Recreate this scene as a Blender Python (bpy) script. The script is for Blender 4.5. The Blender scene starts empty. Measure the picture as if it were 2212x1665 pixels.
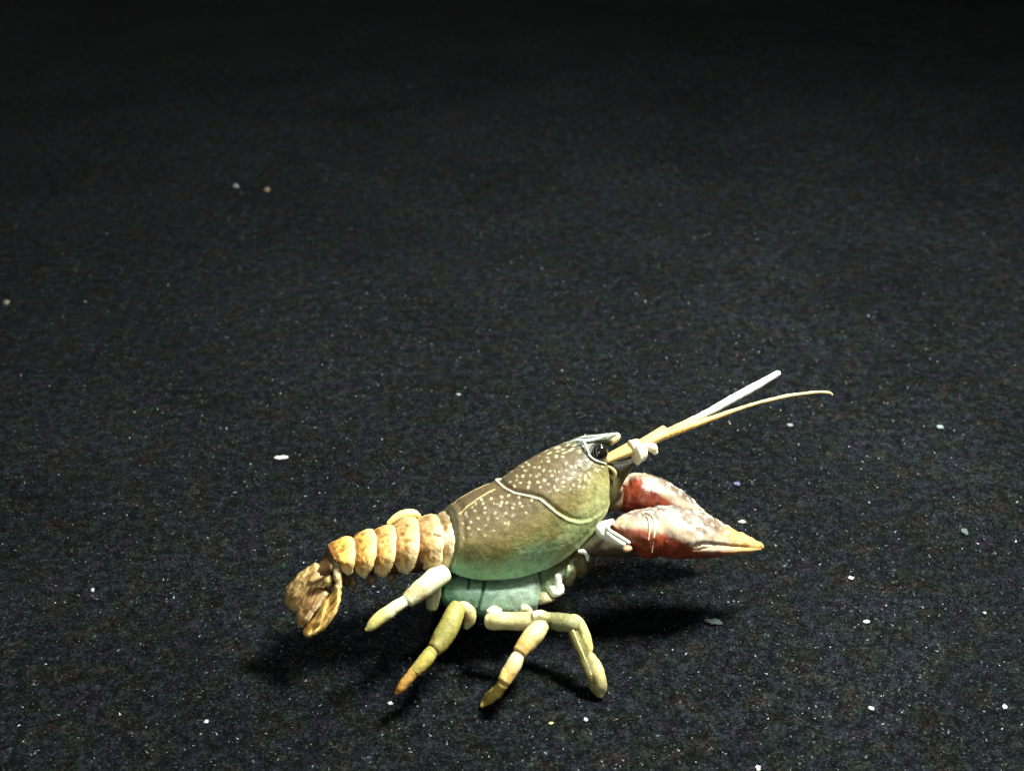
import bpy, math, random
import numpy as np
random.seed(7); RNG = np.random.default_rng(11)
S = 0.001                                   # everything below is laid out in millimetres
scene = bpy.context.scene
COL = scene.collection

# ------------------------------------------------------------------ camera
LENS = 50.0
W0, H0 = 2212.0, 1665.0
FPX = LENS / 36.0 * W0
PITCH = math.radians(29.0)
FWD = np.array([0, math.cos(PITCH), -math.sin(PITCH)])
UPV = np.array([0, math.sin(PITCH), math.cos(PITCH)])
RGT = np.array([1.0, 0, 0])
PXMM = 14.7                                 # picture pixels per millimetre at the figurine
def pdir(px, py):
    return FWD + RGT * ((px - W0 / 2) / FPX) + UPV * ((H0 / 2 - py) / FPX)
CAM = -pdir(1130, 1378) * (FPX / PXMM)
cd = bpy.data.cameras.new('camera'); cam = bpy.data.objects.new('camera', cd); COL.objects.link(cam)
cam.location = CAM * S
cam.rotation_euler = (math.pi / 2 - PITCH, 0, 0)
cd.lens = LENS; cd.sensor_width = 36; cd.clip_start = 0.005; cd.clip_end = 20
cd.dof.use_dof = True; cd.dof.focus_distance = 0.207; cd.dof.aperture_fstop = 40
scene.camera = cam

# ------------------------------------------------------------------ light
w = bpy.data.worlds.new('World'); scene.world = w; w.use_nodes = True
bg = w.node_tree.nodes['Background']; bg.inputs[0].default_value = (0.80, 0.95, 0.88, 1); bg.inputs[1].default_value = 0.045
def lamp(name, loc, target, energy, size, color):
    ld = bpy.data.lights.new(name, 'AREA'); ld.energy = energy; ld.shape = 'DISK'; ld.size = size * S; ld.color = color
    lo = bpy.data.objects.new(name, ld); COL.objects.link(lo); lo.location = np.array(loc) * S
    from mathutils import Vector
    lo.rotation_euler = (Vector(target) - Vector(loc)).to_track_quat('-Z', 'Y').to_euler()
    return lo
lamp('display_lamp', (94, 28, 220), (0, 0, 0), 1.95, 60, (1.0, 1.0, 0.90))
lamp('rear_display_lamp', (60, 175, 170), (0, 0, 0), 0.30, 34, (0.96, 1.0, 0.94))
lamp('front_fill', (-70, -330, 210), (0, 0, 15), .38, 150, (1.0, 1.0, 0.92))  # soft front fill, added to brighten the belly and near flank
scene.view_settings.view_transform = 'Standard'; scene.view_settings.look = 'None'
scene.view_settings.exposure = 0.0; scene.view_settings.gamma = 1.0

# ------------------------------------------------------------------ coordinates
YAW = math.radians(14); ROLL = math.radians(20)
N0 = np.array([math.sin(YAW), -math.cos(YAW), 0]); ZV = np.array([0, 0, 1.0])
NRM = N0 * math.cos(ROLL) + ZV * math.sin(ROLL)          # towards the near flank
def at(px, py, off=0.0):
    d = pdir(px, py); t = (off - CAM @ NRM) / (d @ NRM); return CAM + d * t
def ground_off(px, py, z=0.0):
    d = pdir(px, py); t = (z - CAM[2]) / d[2]; return float((CAM + d * t) @ NRM)
def on_ground(px, py, z=0.0):
    d = pdir(px, py); t = (z - CAM[2]) / d[2]; return CAM + d * t
def proj(P):
    v = P - CAM; z = v @ FWD
    return np.stack([W0 / 2 + FPX * (v @ RGT) / z, H0 / 2 - FPX * (v @ UPV) / z], 1)
def crop(x0, y0, k):
    return lambda x, y: (x0 + k * x, y0 + k * y)
c1 = crop(921.7, 899.5, .2215); c2 = crop(1216.6, 906.9, .2215); c3 = crop(1253.5, 774.2, .26)
c4 = crop(589.9, 1069.1, .2); c5 = crop(774.2, 1209.2, .2667); cf = crop(589.9, 1179.7, .1329); cm = crop(1179.7, 1142.9, .1107)
ce = crop(1216.6, 906.9, .1196)

def lin(*c):
    c = np.array(c, float) / 255.0
    return np.where(c <= .04045, c / 12.92, ((c + .055) / 1.055) ** 2.4)
def sm(a, b, x):
    t = np.clip((x - a) / (b - a + 1e-12), 0, 1); return t * t * (3 - 2 * t)
def mix(a, b, f):
    f = np.asarray(f)[..., None]; return a * (1 - f) + b * f
def vnoise(P, scale, seed=0):
    q = P * scale + seed * 17.31; i = np.floor(q).astype(np.int64); f = q - i; f = f * f * (3 - 2 * f)
    out = np.zeros(len(P))
    for dx in (0, 1):
        for dy in (0, 1):
            for dz in (0, 1):
                h = (i[:, 0] + dx) * 374761393 + (i[:, 1] + dy) * 668265263 + (i[:, 2] + dz) * 2147483647 + seed * 974711
                h = (h ^ (h >> 13)) * 1274126177; h = (h ^ (h >> 16)) & 0xffff
                wx = f[:, 0] if dx else 1 - f[:, 0]; wy = f[:, 1] if dy else 1 - f[:, 1]; wz = f[:, 2] if dz else 1 - f[:, 2]
                out += wx * wy * wz * h / 65535.0
    return out
def fbm(P, scale, seed=0, n=3):
    o = np.zeros(len(P)); a = .5; s = 0
    for k in range(n):
        o += a * vnoise(P, scale * 2 ** k, seed + k * 5); s += a; a *= .5
    return o / s
def seg_dist(pts, poly):
    """distance of each 2D point to a polyline and the signed side"""
    best = np.full(len(pts), 1e9); side = np.zeros(len(pts)); tt = np.zeros(len(pts)); n = len(poly) - 1
    for k in range(n):
        a = np.array(poly[k], float); b = np.array(poly[k + 1], float); ab = b - a
        t = np.clip(((pts - a) @ ab) / (ab @ ab), 0, 1); q = a + t[:, None] * ab; d = np.hypot(*(pts - q).T)
        s = np.sign(ab[0] * (pts[:, 1] - a[1]) - ab[1] * (pts[:, 0] - a[0]))
        m = d < best; best[m] = d[m]; side[m] = s[m]; tt[m] = ((k + t) / n)[m]
    return best, side, tt
def catmull(A, n):
    A = np.array(A, float); m = len(A)
    if m == 2:
        t = np.linspace(0, 1, n)[:, None]; return A[0] * (1 - t) + A[1] * t
    Pp = np.vstack([2 * A[0] - A[1], A, 2 * A[-1] - A[-2]]); out = []
    for u in np.linspace(0, m - 1, n):
        k = min(int(u), m - 2); t = u - k; p0, p1, p2, p3 = Pp[k:k + 4]
        out.append(.5 * (2 * p1 + (p2 - p0) * t + (2 * p0 - 5 * p1 + 4 * p2 - p3) * t * t + (3 * p1 - p0 - 3 * p2 + p3) * t ** 3))
    return np.array(out)

# ------------------------------------------------------------------ materials
def paint_material(name, rough=.5, bump=.25, mott=.22, spec=.4, sss=0.0, scale=2600):
    m = bpy.data.materials.new(name); m.use_nodes = True; nt = m.node_tree; b = nt.nodes['Principled BSDF']
    at_ = nt.nodes.new('ShaderNodeAttribute'); at_.attribute_name = 'Col'
    tc = nt.nodes.new('ShaderNodeTexCoord')
    n1 = nt.nodes.new('ShaderNodeTexNoise'); n1.inputs['Scale'].default_value = scale; n1.inputs['Detail'].default_value = 4
    n2 = nt.nodes.new('ShaderNodeTexNoise'); n2.inputs['Scale'].default_value = scale * .32; n2.inputs['Detail'].default_value = 5
    nt.links.new(tc.outputs['Object'], n1.inputs['Vector']); nt.links.new(tc.outputs['Object'], n2.inputs['Vector'])
    ad = nt.nodes.new('ShaderNodeMath'); ad.operation = 'ADD'; nt.links.new(n1.outputs['Fac'], ad.inputs[0]); nt.links.new(n2.outputs['Fac'], ad.inputs[1])
    mr = nt.nodes.new('ShaderNodeMapRange'); mr.inputs['From Min'].default_value = .6; mr.inputs['From Max'].default_value = 1.4
    mr.inputs['To Min'].default_value = 1 - mott; mr.inputs['To Max'].default_value = 1 + mott; nt.links.new(ad.outputs[0], mr.inputs['Value'])
    mu = nt.nodes.new('ShaderNodeMix'); mu.data_type = 'RGBA'; mu.blend_type = 'MULTIPLY'; mu.inputs['Factor'].default_value = 1
    nt.links.new(at_.outputs['Color'], mu.inputs['A']); nt.links.new(mr.outputs['Result'], mu.inputs['B'])
    nt.links.new(mu.outputs['Result'], b.inputs['Base Color'])
    b.inputs['Roughness'].default_value = rough; b.inputs['Specular IOR Level'].default_value = spec
    if sss: b.inputs['Subsurface Weight'].default_value = sss; b.inputs['Subsurface Radius'].default_value = (.9, .7, .4); b.inputs['Subsurface Scale'].default_value = .0012
    bp = nt.nodes.new('ShaderNodeBump'); bp.inputs['Strength'].default_value = bump; bp.inputs['Distance'].default_value = .0002
    nt.links.new(ad.outputs[0], bp.inputs['Height']); nt.links.new(bp.outputs['Normal'], b.inputs['Normal'])
    return m
M_SHELL = paint_material('painted_shell', .48, .34, .42, .38, scale=3600)
M_LIMB = paint_material('painted_limb', .5, .4, .24, .4, sss=.12)
M_CLAW = paint_material('painted_claw', .36, .3, .2, .55)
M_TAIL = paint_material('painted_tail', .48, .45, .3, .4)
M_EYE = paint_material('glossy_black_eye', .12, .05, .1, .6)
M_LINT = paint_material('lint_fluff', .8, .2, .2, .3)

# ------------------------------------------------------------------ mesh helpers
def mesh_obj(name, V, F, col, mat, parent=None, smooth=True):
    me = bpy.data.meshes.new(name); me.from_pydata((np.asarray(V) * S).tolist(), [], F); me.update()
    at_ = me.color_attributes.new('Col', 'FLOAT_COLOR', 'POINT')
    c4_ = np.ones((len(V), 4)); c4_[:, :3] = np.clip(col, 0, .95); at_.data.foreach_set('color', c4_.ravel())
    if smooth: me.polygons.foreach_set('use_smooth', [True] * len(me.polygons))
    me.materials.append(mat); o = bpy.data.objects.new(name, me); COL.objects.link(o)
    if parent is not None: o.parent = parent
    return o
def grid_faces(nr, nc, cap0=True, cap1=True):
    F = []
    for i in range(nr - 1):
        for j in range(nc):
            a = i * nc + j; b = i * nc + (j + 1) % nc; F.append((a, b, b + nc, a + nc))
    if cap0: F.append(tuple(range(nc - 1, -1, -1)))
    if cap1: F.append(tuple((nr - 1) * nc + j for j in range(nc)))
    return F
def normals_grid(V, nr, nc):
    G = V.reshape(nr, nc, 3); du = np.gradient(G, axis=0); dv = (np.roll(G, -1, 1) - np.roll(G, 1, 1))
    n = np.cross(dv, du); l = np.linalg.norm(n, axis=2, keepdims=True); n = n / np.maximum(l, 1e-9)
    c = G.mean(1, keepdims=True); sgn = np.sign(((G - c) * n).sum(2).mean()) or 1
    return (n * sgn).reshape(-1, 3)
ELT = math.tan(math.radians(15))
def loft(name, st, mat, parent, colfn, nr=40, nc=28, caps=(1, 1), disp=None, power=1.0, comp=True):
    """st: ((xt,yt),(xb,yb),off,halfwidth_mm). Rings with elliptical section, ends rounded by caps (mm-scale factor of radius)."""
    C, Hh, Wd = [], [], []
    for (t, b, off, wd) in st:
        T = at(t[0], t[1], off); B = at(b[0], b[1], off); c = (T + B) / 2; h = (T - B) / 2; L = np.linalg.norm(h)
        if comp: h = h * math.sqrt(max(1 - (wd * ELT / max(L, 1e-6)) ** 2, .55))
        C.append(c); Hh.append(h); Wd.append([wd])
    A = catmull(np.hstack([C, Hh, Wd]), nr)
    rows = []; ss = []
    def caprows(k0, k1, f):
        base = A[k0]; d = A[k0, :3] - A[k1, :3]; d = d / max(np.linalg.norm(d), 1e-9)
        r = min(np.linalg.norm(base[3:6]), base[6]) * f; out = []
        for a in np.linspace(0, 1, 8)[1:]:
            q = math.sin(a * math.pi / 2); kk = max(math.cos(a * math.pi / 2), .03)
            row = base.copy(); row[:3] = base[:3] + d * r * q; row[3:6] *= kk; row[6] *= kk; out.append(row)
        return out
    if caps[0]:
        for rrow in caprows(0, 1, caps[0])[::-1]: rows.append(rrow); ss.append(0.0)
    for k in range(nr): rows.append(A[k]); ss.append(k / (nr - 1))
    if caps[1]:
        for rrow in caprows(nr - 1, nr - 2, caps[1]): rows.append(rrow); ss.append(1.0)
    R = np.array(rows); th = np.linspace(0, 2 * np.pi, nc, endpoint=False); ct, sn = np.cos(th), np.sin(th)
    if power != 1.0: ct = np.sign(ct) * np.abs(ct) ** power; sn = np.sign(sn) * np.abs(sn) ** power
    V = R[:, None, :3] + R[:, None, 3:6] * ct[None, :, None] + NRM[None, None] * (R[:, 6][:, None] * sn[None])[..., None]
    V = V.reshape(-1, 3); s = np.repeat(ss, nc); TH = np.tile(th, len(R)); n = len(R)
    N = normals_grid(V, n, nc)
    if disp is not None: V = V + N * disp(V, s, TH, proj(V))[:, None]
    return mesh_obj(name, V, grid_faces(n, nc), colfn(V, s, TH, proj(V)), mat, parent)
def tube(name, pts, mat, parent, colfn, nr=30, nc=16, caps=(1, 1), disp=None, flat=1.0):
    """pts: (px,py,off,radius_px)"""
    P = [at(p[0], p[1], p[2]) for p in pts]; A = catmull([list(P[i]) + [pts[i][3] / PXMM] for i in range(len(pts))], nr)
    C = A[:, :3]; T = np.gradient(C, axis=0); T /= np.linalg.norm(T, axis=1, keepdims=True)
    rows, rr, ss, TT = [], [], [], []
    def add(c, r, s, t): rows.append(c); rr.append(r); ss.append(s); TT.append(t)
    q = np.linspace(0, 1, 7)[1:]
    if caps[0]:
        for a in q[::-1]: add(C[0] - T[0] * A[0, 3] * caps[0] * math.sin(a * np.pi / 2), A[0, 3] * max(math.cos(a * np.pi / 2), .03), 0, T[0])
    for k in range(nr): add(C[k], A[k, 3], k / (nr - 1), T[k])
    if caps[1]:
        for a in q: add(C[-1] + T[-1] * A[-1, 3] * caps[1] * math.sin(a * np.pi / 2), A[-1, 3] * max(math.cos(a * np.pi / 2), .03), 1, T[-1])
    rows, rr, TT = np.array(rows), np.array(rr), np.array(TT)
    side = NRM[None] - (TT @ NRM)[:, None] * TT; side /= np.linalg.norm(side, axis=1, keepdims=True); up = np.cross(TT, side)
    if up[len(up) // 2] @ ZV < 0 and abs(up[len(up) // 2] @ ZV) > .2: up = -up
    th = np.linspace(0, 2 * np.pi, nc, endpoint=False)
    V = rows[:, None] + up[:, None] * (rr[:, None] * np.cos(th))[..., None] + side[:, None] * (rr[:, None] * np.sin(th) * flat)[..., None]
    V = V.reshape(-1, 3); s = np.repeat(ss, nc); TH = np.tile(th, len(rows)); N = normals_grid(V, len(rows), nc)
    if disp is not None: V = V + N * disp(V, s, TH, proj(V))[:, None]
    return mesh_obj(name, V, grid_faces(len(rows), nc), colfn(V, s, TH, proj(V)), mat, parent)
def blade(name, outline, off, thick, mat, parent, colfn, slope=(0, 0), disp=None, nring=16, nper=90, cen=None):
    """leaf-like plate from a star-shaped outline in picture pixels; puffed to both sides; slope = off change per px in x,y"""
    O = np.array(outline, float); O = catmull(np.vstack([O, O[:1]]), nper + 1)[:-1]; c = O.mean(0) if cen is None else np.array(cen, float)
    V, s, TH = [], [], []
    rings = [(math.sin(a), math.cos(a)) for a in np.linspace(.03, math.pi / 2, nring)]
    seq = [(r, +h) for r, h in rings] + [(r, -h) for r, h in rings[::-1][1:]]
    for r, h in seq:
        for k, o in enumerate(O):
            p = c + (o - c) * r; of = off + slope[0] * (p[0] - c[0]) + slope[1] * (p[1] - c[1])
            V.append(at(p[0], p[1], of) + NRM * thick * h); s.append(r); TH.append(h)
    V = np.array(V); s = np.array(s); TH = np.array(TH)
    if disp is not None: V = V + NRM[None] * (np.sign(TH) * disp(V, s, TH, proj(V)) * (np.abs(TH) > .02))[:, None]
    return mesh_obj(name, V, grid_faces(len(seq), len(O)), colfn(V, s, TH, proj(V)), mat, parent)
def shell(name, st, mat, parent, colfn, nr=60, nhalf=40, disp=None, thm=math.radians(140), capin=.6):
    """st: (D px, M px, half width mm, c). Mirror-symmetric about the sagittal plane; closed below."""
    rows = []
    for (D, M, wd, cc) in st:
        wm = wd * math.sin(thm); D3 = at(D[0], D[1], 0); M3 = at(M[0], M[1], wm); B = M3 - wm * NRM
        rows.append(list(B) + list(D3 - B) + [wd, cc])
    A = catmull(rows, nr)
    th = np.concatenate([np.linspace(0, thm, nhalf), np.linspace(thm, np.pi, 8)[1:]])
    full = np.concatenate([th, -th[::-1][1:-1]]); nc = len(full)
    a = np.abs(full); cc = A[:, 7][:, None]
    v = np.where(a <= np.pi / 2, cc + (1 - cc) * np.cos(a), np.where(a <= thm, cc * (1 - np.cos(a) / math.cos(thm)), -.04 * np.sin((a - thm) / (np.pi - thm) * np.pi / 2)))
    la = np.sign(full) * np.sin(a) * np.ones_like(v)
    V = A[:, None, :3] + A[:, None, 3:6] * v[..., None] + NRM * (A[:, 6][:, None] * la)[..., None]
    s = np.linspace(0, 1, nr)
    # rounded-in ends
    def endrows(k, kn):
        d = V[k].mean(0) - V[kn].mean(0); d /= np.linalg.norm(d); c = V[k].mean(0); return [c + (V[k] - c) * q + d * e * capin for q, e in ((.93, .35), (.8, .5), (.5, .6), (.1, .65))]
    e0, e1 = endrows(0, 1), endrows(-1, -2)
    V = np.concatenate([np.array(e0[::-1]), V, np.array(e1)]); s = np.concatenate([[0] * 4, s, [1] * 4]); n = len(s)
    V = V.reshape(-1, 3); SS = np.repeat(s, nc); TH = np.tile(full, n)
    off = V @ NRM; VN = V + NRM[None] * (np.maximum(-off, 0) * 2)[:, None]       # near-side twin of every vertex
    px = proj(VN); N = normals_grid(V, n, nc)
    if disp is not None: V = V + N * disp(VN, SS, np.abs(TH), px)[:, None]
    return mesh_obj(name, V, grid_faces(n, nc), colfn(VN, SS, np.abs(TH), px), mat, parent)
def ball(name, px, off, rx, ry, rz, mat, parent, colfn, tilt=0, disp=None, nr=24, nc=32):
    c = at(px[0], px[1], off); V = []; s = []; TH = []
    ex = np.array([math.cos(YAW), math.sin(YAW), 0]); ez = np.cross(NRM, ex); ez = ez if ez[2] > 0 else -ez
    ct, st_ = math.cos(tilt), math.sin(tilt); ex, ez = ex * ct + ez * st_, ez * ct - ex * st_
    for i in range(nr):
        a = max(min(math.pi * i / (nr - 1), math.pi - .02), .02)
        for j in range(nc):
            b = 2 * math.pi * j / nc
            V.append(c + NRM * ry * math.cos(a) + ex * rx * math.sin(a) * math.cos(b) + ez * rz * math.sin(a) * math.sin(b)); s.append(a); TH.append(b)
    V = np.array(V); s = np.array(s); TH = np.array(TH)
    if disp is not None:
        N = V - c; N /= np.linalg.norm(N, axis=1, keepdims=True); V = V + N * disp(V, s, TH, proj(V))[:, None]
    return mesh_obj(name, V, grid_faces(nr, nc), colfn(V, s, TH, proj(V)), mat, parent)

def surf(o, x, y, default=0.0):
    """lateral offset of the nearest surface of o under a picture point"""
    n = len(o.data.vertices); a = np.empty(n * 3); o.data.vertices.foreach_get('co', a); V = a.reshape(-1, 3) / S
    p = proj(V); d = np.hypot(p[:, 0] - x, p[:, 1] - y); m = d < max(3.5, d.min() + 1.5); return float((V[m] @ NRM).max())
def on_surf(o, c, pts, lift): return [(*c(x, y), surf(o, *c(x, y)) + lift, r) for x, y, r in pts]
# ------------------------------------------------------------------ the cloth
def velvet_material():
    m = bpy.data.materials.new('black_velvet'); m.use_nodes = True; nt = m.node_tree; b = nt.nodes['Principled BSDF']; L = nt.links.new
    tc = nt.nodes.new('ShaderNodeTexCoord')
    def noise(sc, det, rough=.6):
        n = nt.nodes.new('ShaderNodeTexNoise'); n.inputs['Scale'].default_value = sc; n.inputs['Detail'].default_value = det; n.inputs['Roughness'].default_value = rough
        L(tc.outputs['Object'], n.inputs['Vector']); return n
    fine = noise(2600, 3, .85); mid = noise(520, 5, .9); tint = noise(190, 3); big = noise(30, 3)
    def math_(op, a, b):
        n = nt.nodes.new('ShaderNodeMath'); n.operation = op
        for k, v in ((0, a), (1, b)):
            if isinstance(v, (int, float)): n.inputs[k].default_value = v
            else: L(v, n.inputs[k])
        return n.outputs[0]
    comb = math_('ADD', math_('MULTIPLY', fine.outputs['Fac'], .5), math_('MULTIPLY', mid.outputs['Fac'], .5))
    r1 = nt.nodes.new('ShaderNodeValToRGB'); L(comb, r1.inputs['Fac'])
    cr = r1.color_ramp; cr.elements[0].position = .38; cr.elements[0].color = (.0004, .0005, .0005, 1); cr.elements[1].position = .66; cr.elements[1].color = (.031, .034, .037, 1)
    e = cr.elements.new(.5); e.color = (.0040, .0045, .0049, 1)
    r2 = nt.nodes.new('ShaderNodeValToRGB'); L(tint.outputs['Fac'], r2.inputs['Fac'])
    cr = r2.color_ramp; cr.elements[0].position = .34; cr.elements[0].color = (1.22, .92, .84, 1); cr.elements[1].position = .66; cr.elements[1].color = (1.08, .92, 1.24, 1)
    e = cr.elements.new(.46); e.color = (.84, 1.08, .92, 1); e = cr.elements.new(.55); e.color = (.84, .98, 1.2, 1)
    mu = nt.nodes.new('ShaderNodeMix'); mu.data_type = 'RGBA'; mu.blend_type = 'MULTIPLY'; mu.inputs['Factor'].default_value = 1
    L(r1.outputs['Color'], mu.inputs['A']); L(r2.outputs['Color'], mu.inputs['B'])
    mu2 = nt.nodes.new('ShaderNodeMix'); mu2.data_type = 'RGBA'; mu2.blend_type = 'MULTIPLY'; mu2.inputs['Factor'].default_value = 1
    mr = nt.nodes.new('ShaderNodeMapRange'); mr.inputs['From Min'].default_value = .3; mr.inputs['From Max'].default_value = .7; mr.inputs['To Min'].default_value = .72; mr.inputs['To Max'].default_value = 1.25; L(big.outputs['Fac'], mr.inputs['Value'])
    L(mu.outputs['Result'], mu2.inputs['A']); L(mr.outputs['Result'], mu2.inputs['B']); L(mu2.outputs['Result'], b.inputs['Base Color'])
    b.inputs['Roughness'].default_value = .95; b.inputs['Specular IOR Level'].default_value = .03
    b.inputs['Sheen Weight'].default_value = .012; b.inputs['Sheen Roughness'].default_value = .4
    bp = nt.nodes.new('ShaderNodeBump'); bp.inputs['Strength'].default_value = .7; bp.inputs['Distance'].default_value = .0004
    L(comb, bp.inputs['Height']); L(bp.outputs['Normal'], b.inputs['Normal'])
    return m
def cloth_z(x, y):
    P = np.stack([x, y, np.zeros_like(x)], 1)
    r = np.hypot(x - 5, y + 5)
    return (fbm(P, 1 / 60., 3, 3) - .5) * 3.0 * sm(45, 140, r) + (fbm(P, 1 / 9., 9, 2) - .5) * .25 - .1
nx, ny = 220, 220
gx, gy = np.meshgrid(np.linspace(-520, 520, nx), np.linspace(-260, 900, ny)); gx = gx.ravel(); gy = gy.ravel()
V = np.stack([gx, gy, cloth_z(gx, gy)], 1)
F = [(j * nx + i, j * nx + i + 1, (j + 1) * nx + i + 1, (j + 1) * nx + i) for j in range(ny - 1) for i in range(nx - 1)]
cl = mesh_obj('velvet_cloth', V, F, np.zeros((len(V), 3)), velvet_material()); cl['kind'] = 'structure'
cl['label'] = 'black velvet cloth spread under the crayfish figurine'

# pile fibres and dust: uncountable, one object
def fibres(name, n, colours, lmin, lmax, wmin, wmax, rise, seed):
    rg = np.random.default_rng(seed)
    V = np.zeros((n * 3, 3)); C = np.zeros((n * 3, 3))
    r = 150 * np.sqrt(-np.log(rg.uniform(1e-4, 1, n))); a0 = rg.uniform(0, 2 * np.pi, n)
    G = np.stack([r * np.cos(a0), -15 + r * np.sin(a0), np.zeros(n)], 1)
    ang = rg.uniform(0, 2 * np.pi, n); ln = lmin + (lmax - lmin) * rg.uniform(0, 1, n) ** 2.5; wd = rg.uniform(wmin, wmax, n)
    z = cloth_z(G[:, 0], G[:, 1]); G[:, 2] = z + .02
    d = np.stack([np.cos(ang), np.sin(ang), rg.uniform(0, rise, n)], 1); p = np.stack([-np.sin(ang), np.cos(ang), np.zeros(n)], 1)
    V[0::3] = G - p * wd[:, None]; V[1::3] = G + p * wd[:, None]; V[2::3] = G + d * ln[:, None]
    pick = rg.integers(0, len(colours), n); cc = np.array(colours)[pick] * rg.uniform(.15, 1.0, n)[:, None] ** 1.9
    for k in range(3): C[k::3] = cc
    return mesh_obj(name, V, [(3 * k, 3 * k + 1, 3 * k + 2) for k in range(n)], C, M_LINT, smooth=False)
fb = fibres('velvet_pile', 120000, [lin(58, 62, 66), lin(48, 55, 50), lin(62, 54, 48), lin(46, 54, 68)], .12, .55, .03, .07, .9, 21)
fb['kind'] = 'stuff'; fb['label'] = 'short grey pile fibres of the black velvet cloth'; fb['category'] = 'pile'
du = fibres('lint_dust', 38000, [lin(170, 176, 180), lin(104, 110, 114), lin(98, 90, 80), lin(84, 98, 98), lin(78, 82, 94), lin(84, 90, 84), lin(90, 94, 98), lin(120, 126, 128)], .12, .62, .05, .15, .5, 22)
du['kind'] = 'stuff'; du['label'] = 'fine pale lint dust scattered over the black velvet'; du['category'] = 'dust'

# ------------------------------------------------------------------ the crayfish figurine
fig = bpy.data.objects.new('crayfish_figurine', None); COL.objects.link(fig); fig.empty_display_size = .01
fig['label'] = 'painted crayfish figurine with speckled green shell, red claws and banded yellow tail'; fig['category'] = 'figurine'

# --- carapace
CST = [((225, 925), (215, 1470), 6.2, .5), ((320, 850), (290, 1535), 6.9, .5), ((480, 755), (490, 1576), 7.5, .48), ((700, 650), (740, 1580), 7.9, .46),
       ((850, 555), (950, 1545), 8.0, .46), ((1000, 452), (1150, 1482), 7.9, .47), ((1150, 368), (1330, 1390), 7.6, .48), ((1300, 300), (1500, 1258), 7.0, .5),
       ((1400, 258), (1620, 1130), 6.4, .52), ((1480, 232), (1705, 1010), 5.8, .54), ((1560, 222), (1755, 920), 5.2, .55), ((1610, 235), (1775, 850), 4.7, .55), ((1645, 265), (1770, 800), 4.2, .55)]
CST = [(c1(a[0], a[1] - 11), c1(*b), w_, c_) for a, b, w_, c_ in CST]
GRV = [c1(*p) for p in [(660, 590), (700, 628), (770, 692), (860, 738), (1000, 765), (1110, 795), (1190, 862), (1290, 945), (1390, 1005), (1500, 1030), (1600, 1010), (1690, 955), (1760, 880)]]
ARE = [c1(*p) for p in [(318, 945), (390, 880), (500, 803), (590, 748), (660, 714)]]
HEAD_SP = [(1100,490),(1050,490),(965,525),(935,575),(1010,570),(1070,580),(1140,530),(1205,530),(1290,537),(1225,575),(880,580),(875,615),(910,640),(855,672),(1000,640),(990,680),(1085,640),(1110,685),(1150,618),(1185,655),(1270,615),(1245,680),(1275,715),(1205,722),(1340,590),(1330,640),(1380,605),(1330,682),(1410,600),(1435,550),(1430,665),(1400,705),(1440,740),(1360,525),(1360,455),(1415,490),(1450,485),(1490,435),(1515,435),(1495,470),(1560,420),(1580,490),(1610,450),(1655,522),(1690,520),(1715,485),(1500,580),(1548,580),(1585,555),(1600,575),(1625,600),(1480,610),(1500,630),(1545,615),(1580,640),(1490,680),(1540,690),(1575,690),(1650,590),(1120,435),(1190,435),(1180,400),(1085,380),(1265,390),(1325,390),(1340,355),(1280,340),(1200,355),(1330,320),(1280,305),(1400,330),(1425,310),(1380,275),(1440,285),(1490,330),(1520,295),(995,468),(930,490),(890,510),(1495,350),(1255,540),(1100,560),(810,630)]
THOR_SP = [(535,810),(550,848),(630,797),(480,850),(445,885),(470,918),(380,940),(390,968),(568,890),(570,935),(660,850),(690,850),(730,840),(720,865),(785,840),(850,850),(840,893),(770,940),(845,965),(670,940),(690,990),(600,997),(500,990),(430,1025),(355,1037),(405,1082),(580,1057),(510,1100),(430,1145),(565,1158),(360,1183),(730,780),(800,770),(900,785),(1025,812),(910,845),(930,875),(765,1040),(655,1110),(970,940),(800,1040)]
def car_disp(P, s, th, px):
    d, sd, t = seg_dist(px, GRV); front = sd < 0
    dd = np.where(front, d, -d)
    z = .20 * np.exp(-((dd + 2.5) / 3.2) ** 2) - .30 * np.exp(-((dd - 4.5) / 4.0) ** 2) - .18 * np.exp(-np.maximum(dd, 0) / 30.) * (dd > 0)
    z *= sm(0, .03, t) * (1 - .8 * sm(.55, .8, t)) * (1 - sm(.9, 1, t))
    da, _, _ = seg_dist(px, ARE); z += .10 * np.exp(-(da / 1.8) ** 2)
    z += .07 * np.exp(-((s - .035) / .02) ** 2) - .14 * np.exp(-((s - .075) / .02) ** 2)      # hind rim
    z += (fbm(P, .9, 4, 3) - .5) * .16
    z += .16 * sm(math.radians(131), math.radians(138), th)                                       # lower rim
    return z * (th < math.radians(150))
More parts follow.
